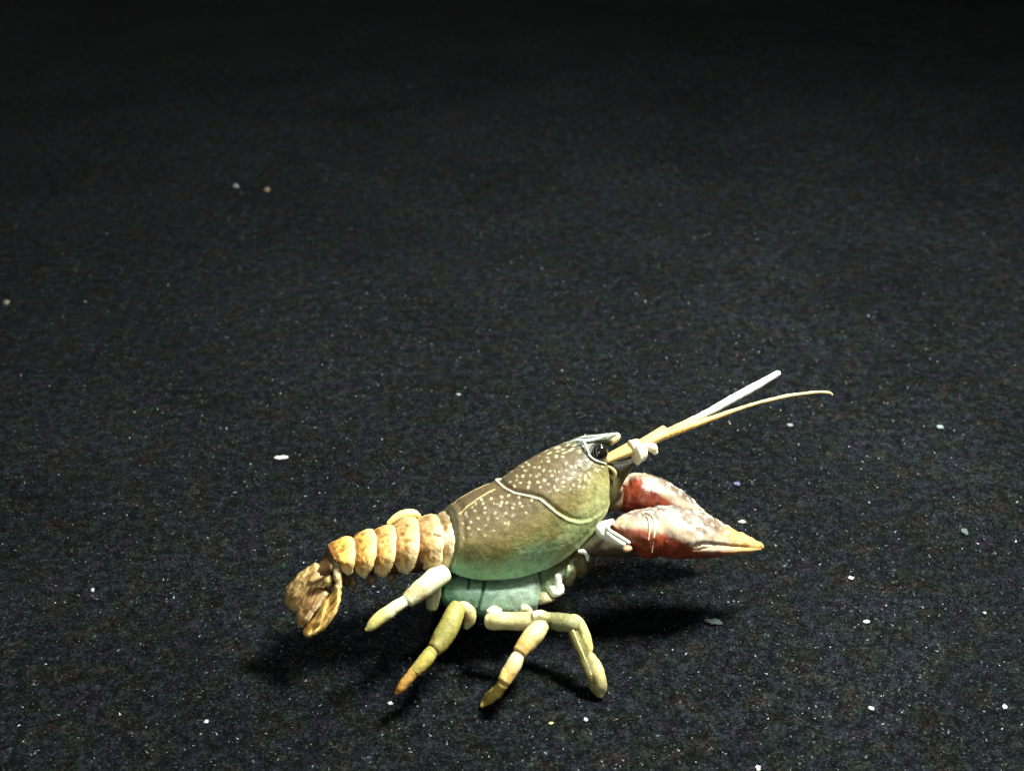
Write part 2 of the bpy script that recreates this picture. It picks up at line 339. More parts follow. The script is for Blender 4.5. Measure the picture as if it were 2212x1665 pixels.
def car_col(P, s, th, px):
    nz = fbm(P, .6, 2, 4); n2 = fbm(P, 2.2, 8, 3)
    u = (th / math.radians(140)) + (nz - .5) * .22
    top = mix(lin(94, 80, 56), lin(78, 78, 64), sm(.55, .85, s + (nz - .5) * .2))
    c = mix(top, lin(128, 116, 70), sm(.34, .62, u)); c = mix(c, lin(124, 134, 82), sm(.60, .80, u)); c = mix(c, lin(140, 190, 154), sm(.70, .93, u) * (1 - sm(.75, .95, s)))
    cx, cy = (px[:, 0] - 921.7) / .2215, (px[:, 1] - 899.5) / .2215
    cheek = sm(0, 260, (cx - 1480) + (cy - 560) * .45 + (nz - .5) * 200) * sm(480, 680, cy)
    c = mix(c, lin(172, 170, 112), cheek * .85)
    c = mix(c, lin(160, 176, 120), sm(1250, 1550, cx) * sm(880, 1050, cy) * .8)
    c = mix(c, lin(88, 84, 62), .5 * sm(.35, .75, n2) * (1 - sm(.5, .8, u)))
    d, sd, t = seg_dist(px, GRV); dd = np.where(sd < 0, d, -d)
    k = np.exp(-((dd + 2.2) / 1.9) ** 2) * sm(0, .05, t) * (1 - .85 * sm(.5, .72, t)); c = mix(c, lin(215, 212, 180), np.clip(k * 1.2, 0, 1))
    da, _, _ = seg_dist(px, ARE); c = mix(c, lin(206, 180, 128), np.clip(np.exp(-(da / 1.35) ** 2) * 1.2, 0, .95))
    rg = np.random.default_rng(5)
    for (x, y) in HEAD_SP + THOR_SP:
        X, Y = c1(x, y); a = rg.uniform(0, 3.14) if y > 360 else -.3; ex = rg.uniform(3.0, 4.5) * (1.5 if y < 360 else 1); ey = rg.uniform(2.3, 3.3) * (.75 if y < 360 else 1)
        m = (np.abs(px[:, 0] - X) < 9) & (np.abs(px[:, 1] - Y) < 9)
        if not m.any(): continue
        qx = px[m, 0] - X; qy = px[m, 1] - Y; r = np.hypot((qx * math.cos(a) + qy * math.sin(a)) / ex, (-qx * math.sin(a) + qy * math.cos(a)) / ey) + (n2[m] - .5) * 1.3
        c[m] = mix(c[m], lin(184, 176, 144) * rg.uniform(.6, 1.05), (1 - sm(.75, 1.15, r)) * .92)
    fr = sm(1380, 1560, cx) * (1 - sm(230, 330, cy)); c = mix(c, lin(168, 176, 164), fr * .7)
    er = np.hypot((cx - 1668) / 92, (cy - 348) / 92); c = mix(c, lin(20, 20, 16), 1 - sm(.9, 1.05, er))
    c = mix(c, lin(104, 140, 96), sm(math.radians(140), math.radians(146), th))
    c = mix(c, lin(74, 78, 60), sm(.05, .0, s) * .6)
    return c
carapace = shell('carapace', CST, M_SHELL, fig, car_col, nr=300, nhalf=170, disp=car_disp, capin=.8)

# --- rostrum and eyes
def flatc(c, amp=.25, sc=1.2, seed=1, c2_=None):
    c = np.array(c); c2_ = c * .6 if c2_ is None else np.array(c2_)
    return lambda P, s, th, px: mix(np.tile(c, (len(P), 1)), np.tile(c2_, (len(P), 1)), amp * 2 * np.clip(fbm(P, sc, seed, 3) - .25, 0, 1))
GREY = lin(132, 140, 124)
rs = [(c1(1340, 262), c1(1380, 340), 0, 1.7), (c1(1420, 226), c1(1470, 320), 0, 2.2), (c1(1500, 188), c1(1560, 300), 0, 2.2), (c1(1600, 172), c1(1640, 268), 0, 1.9), (c1(1700, 166), c1(1720, 258), 0, 1.4), (c1(1790, 158), c1(1790, 284), 0, 1.1), (c1(1846, 156), c1(1832, 262), 0, .8)]
def ros_col(P, s, th, px):
    n = fbm(P, 1.1, 6, 3); c = mix(np.tile(lin(88, 98, 88), (len(P), 1)), np.tile(lin(58, 62, 50), (len(P), 1)), sm(.35, .65, n))
    c = mix(c, np.tile(lin(176, 176, 140), (len(P), 1)), sm(.76, .9, s)); return c
def ros_disp(P, s, th, px): return -.3 * np.exp(-((np.sin(th) - .75) / .35) ** 2) * sm(.35, .5, s) * (1 - sm(.75, .9, s))
ros = loft('rostrum', rs, M_SHELL, carapace, ros_col, nr=60, nc=48, disp=ros_disp)
def rline(pts): return [(*c1(x, y), o, r) for x, y, o, r in pts]
PALE = lin(204, 214, 204)
tube('rostrum_ridge', rline([(1370, 262, 1.6, 1.2), (1460, 232, 2.3, 2.2), (1540, 236, 2.4, 3.0), (1620, 226, 2.1, 2.8), (1700, 202, 1.7, 2.4), (1790, 178, 1.2, 2.4), (1855, 165, .7, 2.2)]), M_SHELL, ros, flatc(PALE, .15), nr=60, nc=12)
tube('rostrum_ridge', rline([(1450, 225, 1.2, 1.2), (1530, 200, 1.5, 2.0), (1640, 190, 1.2, 1.8), (1760, 170, .9, 1.6)]), M_SHELL, ros, flatc(lin(168, 182, 174), .2), nr=40, nc=10)
tube('rostrum_ridge', rline([(1525, 232, 2.6, 2.2), (1545, 270, 3.3, 3.0), (1562, 315, 3.9, 2.6), (1580, 350, 4.3, 1.4)]), M_SHELL, ros, flatc(PALE, .15), nr=30, nc=12)
eyex, eyey = c1(1690, 352)
for sg in (1, -1):
    off = 4.2 * sg
    P3 = at(eyex, eyey, 4.2)
    if sg < 0: P3 = P3 - NRM * 8.4
    q = proj(P3[None])[0]
    eye = ball('eye', q, off, 1.18, 1.05, 1.3, M_EYE, fig, lambda P, s, th, px: np.tile(lin(22, 22, 18), (len(P), 1)), tilt=-.3)
    rp = on_surf(carapace, c1, [(1562, 335, 1.4), (1590, 385, 2.4), (1640, 424, 2.6), (1700, 446, 2.4), (1748, 462, 1.4)], .05)
    if sg < 0:
        rp = [(*proj((at(x, y, o) - NRM * 2 * o)[None])[0], -o, r) for x, y, o, r in rp]
    tube('eye_rim', rp, M_SHELL, carapace, flatc(lin(196, 204, 186)), nr=40, nc=10)
    tube('eye_ring', [(q[0] - 5.5 + 15 * 0, q[1] - 12, off + sg * .86, .8), (q[0] - 8.5, q[1] - 3, off + sg * .86, .8), (q[0] - 5, q[1] + 7, off + sg * .86, .8), (q[0] + 5, q[1] + 14, off + sg * .70, .8)], M_SHELL, eye, flatc(lin(120, 122, 104)), nr=24, nc=8)
# face below the antennae
loft('face', [(c1(1640, 330), c1(1700, 900), 0, 3.4), (c1(1760, 420), c1(1800, 860), 0, 3.2), (c1(1850, 440), c1(1860, 720), 0, 2.4), (c1(1930, 430), c1(1925, 610), 0, 1.6), (c1(1990, 420), c1(1985, 520), 0, 1.0)], M_SHELL, carapace, flatc(lin(84, 78, 48), .4), nr=40, nc=32)
tube('antenna_scale', [(*c1(1745, 475), 3.4, 3.5), (*c1(1800, 505), 3.7, 3.8), (*c1(1835, 545), 3.8, 4.2), (*c1(1835, 590), 3.6, 3.2)], M_LIMB, fig, flatc(lin(178, 168, 118)), nr=24, nc=14)

# --- antennae
TAN = lin(206, 176, 108); CRM = lin(232, 226, 196); OCH = lin(206, 170, 102)
an = loft('antenna', [(c3(215, 800), c3(205, 880), 2.6, 1.3), (c3(300, 752), c3(300, 846), 2.6, 1.6), (c3(400, 697), c3(410, 812), 2.6, 1.8), (c3(470, 664), c3(480, 800), 2.6, 1.8)], M_LIMB, fig, flatc(TAN, .15, .8), nr=30, nc=24, caps=(.5, .6))
loft('antenna_joint', [(c3(425, 680), c3(425, 800), 3.3, 1.3), (c3(465, 668), c3(462, 885), 3.6, 1.9), (c3(512, 700), c3(508, 855), 3.6, 1.5)], M_LIMB, an, flatc(CRM, .08), nr=20, nc=20, caps=(.6, .6))
tube('antenna_joint', [(*c3(550, 722), 3.6, 9), (*c3(600, 742), 3.7, 10.5), (*c3(622, 775), 3.7, 6.5)], M_LIMB, an, flatc(CRM, .08), nr=20, nc=16)
loft('antenna_segment', [(c3(500, 672), c3(520, 730), 2.5, 1.2), (c3(590, 618), c3(615, 680), 2.5, 1.2), (c3(690, 556), c3(722, 612), 2.5, 1.1)], M_LIMB, an, flatc(lin(206, 178, 128), .15), nr=24, nc=20, caps=(.4, .3), power=.8)
tube('antenna_segment', [(*c3(540, 712), 3.4, 9), (*c3(620, 672), 3.4, 9.5), (*c3(700, 634), 3.3, 9)], M_LIMB, an, flatc(lin(210, 178, 118), .15), nr=20, nc=16)
def ant_col(a, b, f0, f1): return lambda P, s, th, px: mix(np.tile(a, (len(P), 1)), np.tile(b, (len(P), 1)), sm(f0, f1, s)) * (.85 + .3 * fbm(P, 1.5, 3, 3))[:, None]
def ringd(P, s, th, px): return .02 * np.sin(s * 170) + (fbm(P, 1.2, 5, 2) - .5) * .12
tube('antenna_whip', [(*c3(690, 640), 3.2, 10), (*c3(850, 582), 3.2, 9), (*c3(1100, 497), 3.0, 6), (*c3(1400, 392), 2.6, 4), (*c3(1640, 330), 2.2, 3.7), (*c3(1725, 312), 2.0, 4.4), (*c3(1760, 305), 2.0, 3.2), (*c3(1950, 282), 1.6, 3.1), (*c3(2060, 283), 1.3, 2.8), (*c3(2093, 300), 1.2, 1.6)], M_LIMB, an, ant_col(OCH, lin(212, 200, 138), .1, .55), nr=150, nc=14, disp=ringd)
an2 = tube('antenna', [(*c3(560, 690), -1.5, 8), (*c3(760, 592), -2.2, 7.5), (*c3(900, 528), -3.0, 7.5), (*c3(1080, 440), -3.6, 8.5), (*c3(1300, 318), -4.2, 9.2), (*c3(1500, 207), -4.8, 8.6), (*c3(1640, 126), -5.2, 7.0)], M_LIMB, fig, ant_col(OCH, lin(240, 242, 234), .25, .6), nr=90, nc=18, disp=ringd)

# --- belly and mouthparts
SL1 = [c5(905, 120), c5(900, 175), c5(892, 222)]; SL2 = [c5(1028, 140), c5(1022, 200), c5(1000, 285), c5(980, 350), c5(962, 420)]; SL3 = [c5(660, 225), c5(850, 235), c5(1100, 232), c5(1400, 200)]
def bel_disp(P, s, th, px):
    z = 0
    for sl, dep, wd in ((SL1, .5, 1.9), (SL2, .6, 2.1), (SL3, .18, 3.0)):
        d, _, _ = seg_dist(px, sl); z = z - dep * np.exp(-(d / wd) ** 2)
    return (z + (fbm(P, .7, 6, 3) - .5) * .5) * (np.sin(th) > 0)
def bel_col(P, s, th, px):
    n = fbm(P, .7, 12, 3); c = mix(np.tile(lin(106, 138, 118), (len(P), 1)), np.tile(lin(142, 164, 146), (len(P), 1)), sm(.3, .75, s + (n - .5) * .5)); c = mix(c, np.tile(lin(60, 110, 72), (len(P), 1)), (1 - sm(.0, .25, s + (n - .5) * .3)) * .8)
    for sl in (SL1, SL2):
        d, _, _ = seg_dist(px, sl); c = mix(c, np.tile(lin(36, 84, 54), (len(P), 1)), np.exp(-(d / 1.8) ** 2) * .9)
    return c
belly = loft('belly', [(c5(655, 60), c5(650, 330), 0, 4.6), (c5(760, 60), c5(760, 410), 0, 5.6), (c5(950, 70), c5(960, 440), 0, 6.2), (c5(1180, 60), c5(1180, 440), 0, 6.2), (c5(1340, 40), c5(1350, 425), 0, 5.6), (c5(1400, 40), c5(1415, 350), 0, 4.6)], M_SHELL, fig, bel_col, nr=150, nc=110, caps=(.3, .3), disp=bel_disp, power=.7)
def mou_col(P, s, th, px):
    n = fbm(P, .8, 14, 3); c = mix(np.tile(lin(120, 140, 104), (len(P), 1)), np.tile(lin(86, 80, 52), (len(P), 1)), sm(.25, .75, s + (n - .5) * .5)); return c * (.7 + .6 * n)[:, None]
def mou_disp(P, s, th, px): return .22 * np.sin(s * 28 + th * .6) + (fbm(P, .9, 3, 3) - .5) * .8
loft('mouthparts', [(c5(1360, 100), c5(1400, 330), .5, 3.6), (c5(1500, 20), c5(1530, 290), .5, 3.6), (c5(1640, -80), c5(1690, 200), .8, 3.6), (c5(1760, -170), c5(1860, 90), 1.2, 3.4)], M_SHELL, fig, mou_col, nr=90, nc=60, disp=mou_disp)
WHT = lin(232, 236, 222)
kn = ball('coxa', c5(1600, 235), 4.4, 1.2, 1.2, 1.05, M_LIMB, fig, flatc(WHT, .08), disp=lambda P, s, th, px: (fbm(P, .9, 7, 2) - .5) * .7)
tube('coxa_peg', [(*c5(1612, 240), 4.9, 8), (*c5(1617, 180), 4.9, 8), (*c5(1616, 138), 4.9, 7.2)], M_LIMB, kn, flatc(WHT, .08), nr=14, nc=14)
blade('coxa', [c5(*p) for p in [(1430, 290), (1470, 250), (1540, 250), (1600, 300), (1560, 330), (1480, 352), (1430, 350)]], 3.6, 1.8, M_LIMB, fig, flatc(lin(170, 160, 124), .2))
tube('mouthpart_tip', [(*cm(655, 430), 4.8, 4), (*cm(745, 440), 4.9, 5.5), (*cm(800, 480), 4.9, 6), (*cm(812, 590), 4.8, 3.5)], M_LIMB, fig, flatc(WHT, .08), nr=26, nc=14)
tube('mouthpart_tip', [(*cm(440, 730), 4.7, 3.5), (*cm(435, 800), 4.7, 5), (*cm(425, 880), 4.6, 4)], M_LIMB, fig, flatc(lin(168, 196, 152), .15), nr=16, nc=12)

# --- abdomen
core = shell('tail_core', [(c4(540, 690), c4(620, 790), 2.2, .5), (c4(640, 640), c4(720, 780), 3.2, .5), (c4(900, 520), c4(900, 850), 3.9, .5), (c4(1200, 450), c4(1180, 860), 4.4, .5), (c4(1500, 380), c4(1500, 840), 4.8, .5), (c4(1960, 290), c4(1960, 780), 5.0, .5)], M_TAIL, fig, flatc(lin(70, 46, 28), .35, .8, 3, lin(46, 34, 22)), nr=60, nhalf=30)
TS = [((640, 585), (735, 790), (545, 665), (610, 835), 3.6, 3.0), ((855, 480), (805, 870), (610, 562), (700, 765), 4.9, 4.3), ((1085, 404), (985, 905), (905, 440), (890, 850), 5.4, 4.8),
      ((1300, 346), (1190, 895), (1125, 368), (1095, 860), 5.8, 5.3), ((1540, 256), (1450, 865), (1325, 318), (1310, 830), 6.2, 5.6), ((1765, 240), (1770, 830), (1560, 268), (1600, 830), 6.4, 5.8), ((1890, 212), (1880, 790), (1800, 236), (1800, 770), 6.2, 5.9)]
def seg_fn(k):
    yel = [0.15, 1.0, .95, .65, .4, .25, .0][k]
    def disp(P, s, th, px):
        z = .36 * sm(0, .75, s) - .10 * sm(.93, 1.0, s) - .12 + .10 * np.exp(-((s - .45) / .1) ** 2) * sm(.9, 1.5, th)
        return (z + (fbm(P, .75, 20 + k, 3) - .5) * .6) * (1 - sm(math.radians(118), math.radians(140), th))
    def col(P, s, th, px):
        n = fbm(P, .5, 30 + k, 4); n2 = fbm(P, 1.3, 41 + k, 3)
        base = lin(222, 172, 84) * yel + lin(192, 164, 114) * (1 - yel); base2 = lin(236, 202, 128) * yel + lin(226, 208, 164) * (1 - yel)
        c = mix(np.tile(base, (len(P), 1)), np.tile(base2, (len(P), 1)), sm(.45, .95, s + (n - .5) * .7))
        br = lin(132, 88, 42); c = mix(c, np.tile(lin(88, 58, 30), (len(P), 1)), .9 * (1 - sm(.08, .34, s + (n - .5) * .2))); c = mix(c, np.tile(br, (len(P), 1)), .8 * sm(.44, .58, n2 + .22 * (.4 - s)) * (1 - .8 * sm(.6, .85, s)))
        c = mix(c, np.tile(lin(118, 98, 66), (len(P), 1)), (1 - yel) * .75 * (1 - sm(.35, .95, th + (n - .5) * .8)))
        c = mix(c, np.tile(lin(226, 212, 168), (len(P), 1)), .6 * sm(1.75, 2.2, th))
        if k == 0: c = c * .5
        return c
    return disp, col
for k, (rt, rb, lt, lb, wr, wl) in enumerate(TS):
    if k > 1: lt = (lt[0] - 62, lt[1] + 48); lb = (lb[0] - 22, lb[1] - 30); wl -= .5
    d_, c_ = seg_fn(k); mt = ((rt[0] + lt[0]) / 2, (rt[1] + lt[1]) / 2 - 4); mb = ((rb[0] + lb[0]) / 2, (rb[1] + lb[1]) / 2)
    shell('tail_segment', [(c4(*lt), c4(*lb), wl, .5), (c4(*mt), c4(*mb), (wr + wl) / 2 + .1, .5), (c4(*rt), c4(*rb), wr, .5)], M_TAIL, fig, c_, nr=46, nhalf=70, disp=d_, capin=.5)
tube('tail_ridge', [(*c4(1255, 300), -2.6, 6), (*c4(1340, 240), -2.6, 9), (*c4(1430, 205), -2.6, 10), (*c4(1520, 200), -2.6, 9), (*c4(1572, 222), -2.6, 5)], M_TAIL, fig, flatc(lin(232, 212, 140), .1), nr=40, nc=18)
tube('tail_ridge', [(*c4(1760, 420), 4.9, 5), (*c4(1830, 440), 5.2, 9), (*c4(1875, 520), 5.3, 11), (*c4(1880, 640), 5.2, 11), (*c4(1850, 780), 4.8, 10)], M_TAIL, fig, flatc(lin(222, 206, 168), .25), nr=40, nc=18, flat=.7)
# swimmerets under the tail
for a, b in (((760, 880), (800, 985)), ((860, 900), (880, 1000)), ((1080, 880), (1060, 960)), ((1280, 850), (1270, 930))):
    tube('swimmeret', [(*c4(*a), 0, 8), (*c4((a[0] + b[0]) / 2, (a[1] + b[1]) / 2), .3, 9), (*c4(*b), .3, 4)], M_TAIL, fig, flatc(lin(112, 92, 62), .3), nr=16, nc=12)

# --- tail fan
def fan_col(a, b, ridge, rc, rad, extra=None):
    def f(P, s, th, px):
        n = fbm(P, .9, 51, 4); c = mix(np.tile(a, (len(P), 1)), np.tile(b, (len(P), 1)), sm(.3, .7, n))
        for rd in ridge:
            d, _, t = seg_dist(px, rd); c = mix(c, np.tile(rc, (len(P), 1)), np.exp(-(d / rad) ** 2) * .85)
        if extra is not None: c = extra(c, P, s, px)
        return c
    return f
def fan_disp(ridge, amp, rad, stri):
    def f(P, s, th, px):
        z = (fbm(P, 1.0, 61, 3) - .5) * .5
        for rd in ridge: d, _, t = seg_dist(px, rd); z = z + amp * np.exp(-(d / rad) ** 2)
        ang = px @ np.array(stri); return z + .24 * np.sin(ang * 1.35)
    return f
R1 = [[cf(860, 450), cf(740, 480), cf(620, 560)], [cf(560, 420), cf(420, 560), cf(330, 800)]]
tf = blade('tail_fan', [cf(*p) for p in [(860, 400), (700, 270), (590, 325), (470, 400), (380, 475), (305, 570), (225, 650), (195, 790), (205, 950), (330, 1055), (430, 1020), (500, 900), (600, 740), (720, 680), (860, 660), (950, 600), (930, 480)]], 1.4, 1.2, M_TAIL, fig, fan_col(lin(176, 146, 94), lin(128, 102, 60), R1, lin(196, 168, 110), 5), slope=(.03, .02), disp=fan_disp(R1, .6, 6, (.45, .3)), cen=cf(520, 620))
ball('fan_knob', cf(885, 540), 3.0, .75, .8, .85, M_TAIL, tf, flatc(lin(206, 186, 120), .15), disp=lambda P, s, th, px: (fbm(P, 1, 3, 2) - .5) * .3)
R2 = [[cf(850, 750), cf(740, 930), cf(640, 1070), cf(545, 1190)]]
blade('fan_blade', [cf(*p) for p in [(850, 715), (905, 740), (870, 850), (760, 980), (650, 1090), (545, 1240), (470, 1305), (395, 1265), (370, 1150), (430, 920), (560, 740), (710, 680)]], 2.6, .9, M_TAIL, tf, fan_col(lin(188, 154, 102), lin(132, 98, 60), R2, lin(240, 222, 168), 4.5), slope=(.03, .02), disp=fan_disp(R2, .95, 4.5, (.5, .32)), cen=cf(600, 970))
R3 = [[cf(850, 880), cf(800, 1050), cf(740, 1220)], [cf(1050, 660), cf(1030, 900), cf(950, 1080), cf(800, 1300), cf(580, 1430)]]
blade('fan_blade', [cf(*p) for p in [(1000, 640), (1085, 605), (1115, 690), (1100, 850), (1065, 980), (1000, 1130), (870, 1310), (740, 1400), (600, 1460), (520, 1450), (490, 1385), (560, 1250), (700, 1060), (850, 850), (950, 730)]], 3.8, 1.0, M_TAIL, tf, fan_col(lin(204, 160, 84), lin(142, 110, 60), R3, lin(240, 206, 124), 5.5), slope=(.03, .02), disp=fan_disp(R3, .85, 5, (.5, .36)), cen=cf(850, 1080))
tube('fan_stem', [(*cf(1035, 400), 3.6, 8), (*cf(1050, 500), 3.9, 8.6), (*cf(1070, 580), 4.0, 6.5), (*cf(1060, 650), 4.0, 8)], M_TAIL, tf, flatc(lin(226, 204, 150), .15), nr=26, nc=16)
blade('fan_membrane', [cf(*p) for p in [(900, 300), (1000, 420), (1060, 600), (1040, 800), (900, 1050), (650, 1300), (480, 1280), (400, 1050), (500, 700), (650, 450), (780, 320)]], 1.0, .8, M_TAIL, tf, flatc(lin(78, 52, 26), .3), slope=(.03, .02))
loft('fan_stem', [(cf(860, 180), cf(940, 420), 1.5, 2.6), (cf(760, 260), cf(880, 480), 1.2, 2.4), (cf(680, 330), cf(800, 560), 1.0, 1.9)], M_TAIL, tf, flatc(lin(96, 72, 42), .3), nr=24, nc=24)

# --- legs
LY = lin(214, 206, 146); LW = lin(214, 214, 176); LO = lin(150, 142, 78); LOR = lin(190, 140, 66); LG = lin(134, 138, 92)
def leg_col(a, b, f0=.2, f1=.8, under=None):
    def f(P, s, th, px):
        n = fbm(P, .7, 71, 3); c = mix(np.tile(a, (len(P), 1)), np.tile(b, (len(P), 1)), sm(f0, f1, s + (n - .5) * .35)); c = mix(c, c * np.array([.62, .47, .34]), .75 * sm(.52, .68, fbm(P, .62, 77, 3)) * sm(.2, .6, s)); return c * (.82 + .36 * fbm(P, 1.6, 73, 3))[:, None]
    return f
def leg_disp(P, s, th, px): return (fbm(P, .55, 81, 3) - .5) * .42
def limb(name, pts, col, parent, **k): return tube(name, pts, M_LIMB, parent, col, nr=k.pop('nr', 34), nc=20, disp=leg_disp, caps=k.pop('caps', (.55, .55)), **k)
def T(c, pts):
    rm = max(p[3] for p in pts)
    return [(*c(x, y), o, (r if r < 26 else r * .5 + rm * .5) * .2667) for (x, y, o, r) in pts]
# rear leg, lifted
l4 = limb('leg', T(c5, [(690, 110, 5.8, 62), (620, 150, 6.6, 82), (540, 215, 7.4, 80), (460, 280, 8.0, 60), (405, 325, 8.3, 38)]), leg_col(LW, LW), fig)
limb('leg_segment', T(c5, [(385, 330, 8.4, 36), (300, 385, 8.9, 50), (190, 455, 9.4, 50), (110, 525, 9.8, 34), (62, 565, 10, 15)]), leg_col(LW, lin(190, 182, 108), .15, .6), l4)
limb('leg', T(c5, [(640, 170, 2.5, 40), (610, 290, 2.8, 56), (595, 390, 3.2, 34)]), leg_col(lin(150, 150, 116), LG), fig)
limb('leg_ridge', T(c5, [(655, 170, 5.4, 12), (654, 280, 5.2, 10), (638, 385, 4.6, 5)]), leg_col(LW, LW), l4)
# second rear leg
gx3 = ground_off(*c5(305, 1080), 1.2)
l3 = limb('leg', T(c5, [(800, 385, 8.2, 46), (770, 460, 9.2, 74), (715, 570, 10.4, 80), (655, 670, 11.4, 66), (615, 715, 12, 44)]), leg_col(lin(158, 152, 80), lin(134, 128, 66)), fig)
limb('coxa', T(c5, [(800, 375, 6.8, 34), (850, 380, 7.6, 42), (895, 420, 7.9, 46), (900, 480, 7.9, 42), (878, 545, 7.6, 22)]), leg_col(LY, lin(196, 188, 130)), l3)
limb('leg_segment', T(c5, [(605, 725, 12.0, 48), (555, 790, 12.4, 56), (500, 855, 12.8, 50), (462, 900, 13.0, 40)]), leg_col(lin(178, 172, 88), lin(172, 156, 78)), l3)
limb('leg_segment', T(c5, [(455, 900, 13, 43), (400, 970, 13.2, 38), (345, 1035, 13.3, 32), (308, 1078, 13.3, 17)]), leg_col(lin(196, 152, 78), LOR), l3)
# middle leg
g2 = ground_off(*c5(990, 1195), .3)
l2 = limb('leg', T(c5, [(1065, 490, 7.2, 62), (1150, 495, 8.2, 70), (1280, 495, 9.2, 72), (1400, 490, 10.2, 66), (1480, 478, 10.8, 52)]), leg_col(LY, lin(206, 190, 140)), fig)
limb('coxa', T(c5, [(1070, 440, 7.0, 48), (1100, 420, 7.0, 46), (1140, 430, 7.2, 36)]), leg_col(LW, LW), l2)
limb('coxa', T(c5, [(1330, 390, 6.6, 26), (1365, 400, 6.8, 34), (1390, 420, 7, 26)]), leg_col(LW, LW), l2)
limb('knee', T(c5, [(1420, 452, 11.0, 34), (1480, 446, 11.2, 38), (1525, 460, 11.2, 32)]), leg_col(LW, LY), l2)
limb('leg_segment', T(c5, [(1480, 530, 11.4, 46), (1430, 600, 12.2, 74), (1370, 670, 13.0, 68), (1310, 745, 13.8, 44)]), leg_col(LY, lin(206, 178, 110)), l2)
limb('leg_segment', T(c5, [(1300, 770, 13.8, 44), (1260, 850, 14.4, 62), (1215, 920, 15.0, 58), (1180, 975, 15.4, 38)]), leg_col(lin(226, 214, 168), lin(212, 188, 112)), l2)
limb('leg_segment', T(c5, [(1172, 1005, 15.5, 36), (1120, 1070, (g2 + 15.5) / 2, 46), (1050, 1130, g2 - .6, 36), (998, 1185, g2, 14)]), leg_col(lin(206, 180, 92), lin(178, 158, 92)), l2)
# front leg
g1 = ground_off(*c5(1960, 1122), .3)
l1 = limb('leg', T(c5, [(1480, 490, 7.5, 56), (1560, 495, 8.2, 66), (1650, 505, 9.2, 70), (1720, 520, 10.0, 68), (1765, 535, 10.4, 46)]), leg_col(LG, lin(140, 142, 96)), fig)
limb('leg_segment', T(c5, [(1700, 470, 9.4, 24), (1760, 485, 9.8, 34), (1805, 530, 10.4, 34), (1838, 620, 11.2, 40), (1860, 700, 11.8, 34), (1868, 760, 12.2, 20)]), leg_col(lin(196, 190, 122), lin(206, 196, 122)), l1)
limb('leg_segment', T(c5, [(1735, 580, 10.6, 38), (1775, 680, 11.6, 48), (1830, 800, 12.6, 46), (1880, 920, (g1 + 12.6) / 2, 42), (1920, 1030, g1 - .8, 34), (1950, 1100, g1, 16)]), leg_col(lin(104, 100, 60), lin(122, 118, 76)), l1)
limb('leg_segment', T(c5, [(1872, 785, 12.6, 26), (1915, 860, 13.2, 52), (1950, 950, (g1 + 13.2) / 2 + .5, 46), (1968, 1040, g1 - .2, 32), (1966, 1105, g1, 16)]), leg_col(lin(198, 188, 122), lin(162, 158, 112)), l1)
limb('leg_ridge', T(c5, [(1738, 572, 13.0, 7), (1790, 690, 14.0, 8), (1840, 810, 14.8, 8), (1886, 925, 15.6, 6)]), leg_col(lin(222, 212, 128), lin(222, 212, 128)), l1)

# far-side legs, folded under the body behind the belly
for (x0, x1, xf, yf) in ((985, 972, 968, 1292), (1045, 1046, 1040, 1286), (1105, 1116, 1120, 1280)):
    gf = ground_off(xf, yf, .4)
    lf = limb('leg', [(x0, 1278, -4.0, 14), (x1, 1262, (gf - 4) * .42, 15), (x1, 1250, gf * .72, 12)], leg_col(LY, LO), fig)
    limb('leg_segment', [(x1, 1251, gf * .74, 12), (xf, 1262, gf * .93, 12), (xf, 1278, gf, 9), (xf, yf, gf, 4)], leg_col(lin(196, 188, 96), LOR), lf)
# --- claws
SPT = np.random.default_rng(9).uniform(0, 1, (90, 2))
def claw_col(bound, near):
    def f(P, s, th, px):
        n = fbm(P, .7, 91, 4); n2 = fbm(P, 2.0, 95, 3); bx = [b[0] for b in bound]; by = [b[1] for b in bound]
        yb = np.interp(px[:, 0], bx, by) + (n - .5) * (22 if near else 9)
        up = 1 - sm(-9, 8, px[:, 1] - yb)
        top = mix(np.tile(lin(132, 112, 92), (len(P), 1)), np.tile(lin(176, 158, 134), (len(P), 1)), sm(.35, .65, n))
        sp = vnoise(P, 1.7, 99); top = mix(top, np.tile(lin(226, 218, 196), (len(P), 1)), sm(.66, .78, sp))
        top = mix(top, np.tile(lin(112, 98, 84), (len(P), 1)), .6 * sm(.62, .75, n2))
        red = mix(np.tile(lin(160, 70, 40), (len(P), 1)), np.tile(lin(126, 56, 32), (len(P), 1)), sm(.35, .65, n)) * (1 if near else .72)  # darker red puts the far claw's shade into the colour; wrist shares it
        hi = np.clip((yb - px[:, 1]) / (44. if near else 26.), 0, 2); cream = np.tile(lin(200, 180, 154), (len(P), 1)); grey = mix(np.tile(lin(124, 110, 96), (len(P), 1)), np.tile(lin(96, 84, 72), (len(P), 1)), sm(.4, .65, n2))  # dry-brushed cream; the near claw's wider band is a highlight put in colour
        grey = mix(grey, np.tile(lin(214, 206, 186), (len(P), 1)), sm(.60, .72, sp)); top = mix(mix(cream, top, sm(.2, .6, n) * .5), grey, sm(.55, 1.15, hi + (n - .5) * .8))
        c = mix(red, top, up)
        if near: c = mix(c, np.tile(lin(206, 162, 96), (len(P), 1)), sm(1540, 1620, px[:, 0] + (n - .5) * 40) * .9)
        return c
    return f
def claw_disp(lines):
    def f(P, s, th, px):
        z = (fbm(P, .5, 103, 3) - .5) * .55 + .10 * sm(.6, .8, vnoise(P, 1.25, 99))
        for ln_, dep, wd in lines: d, _, _ = seg_dist(px, ln_); z = z + dep * np.exp(-(d / wd) ** 2) * (np.sin(th) > 0)
        return z
    return f
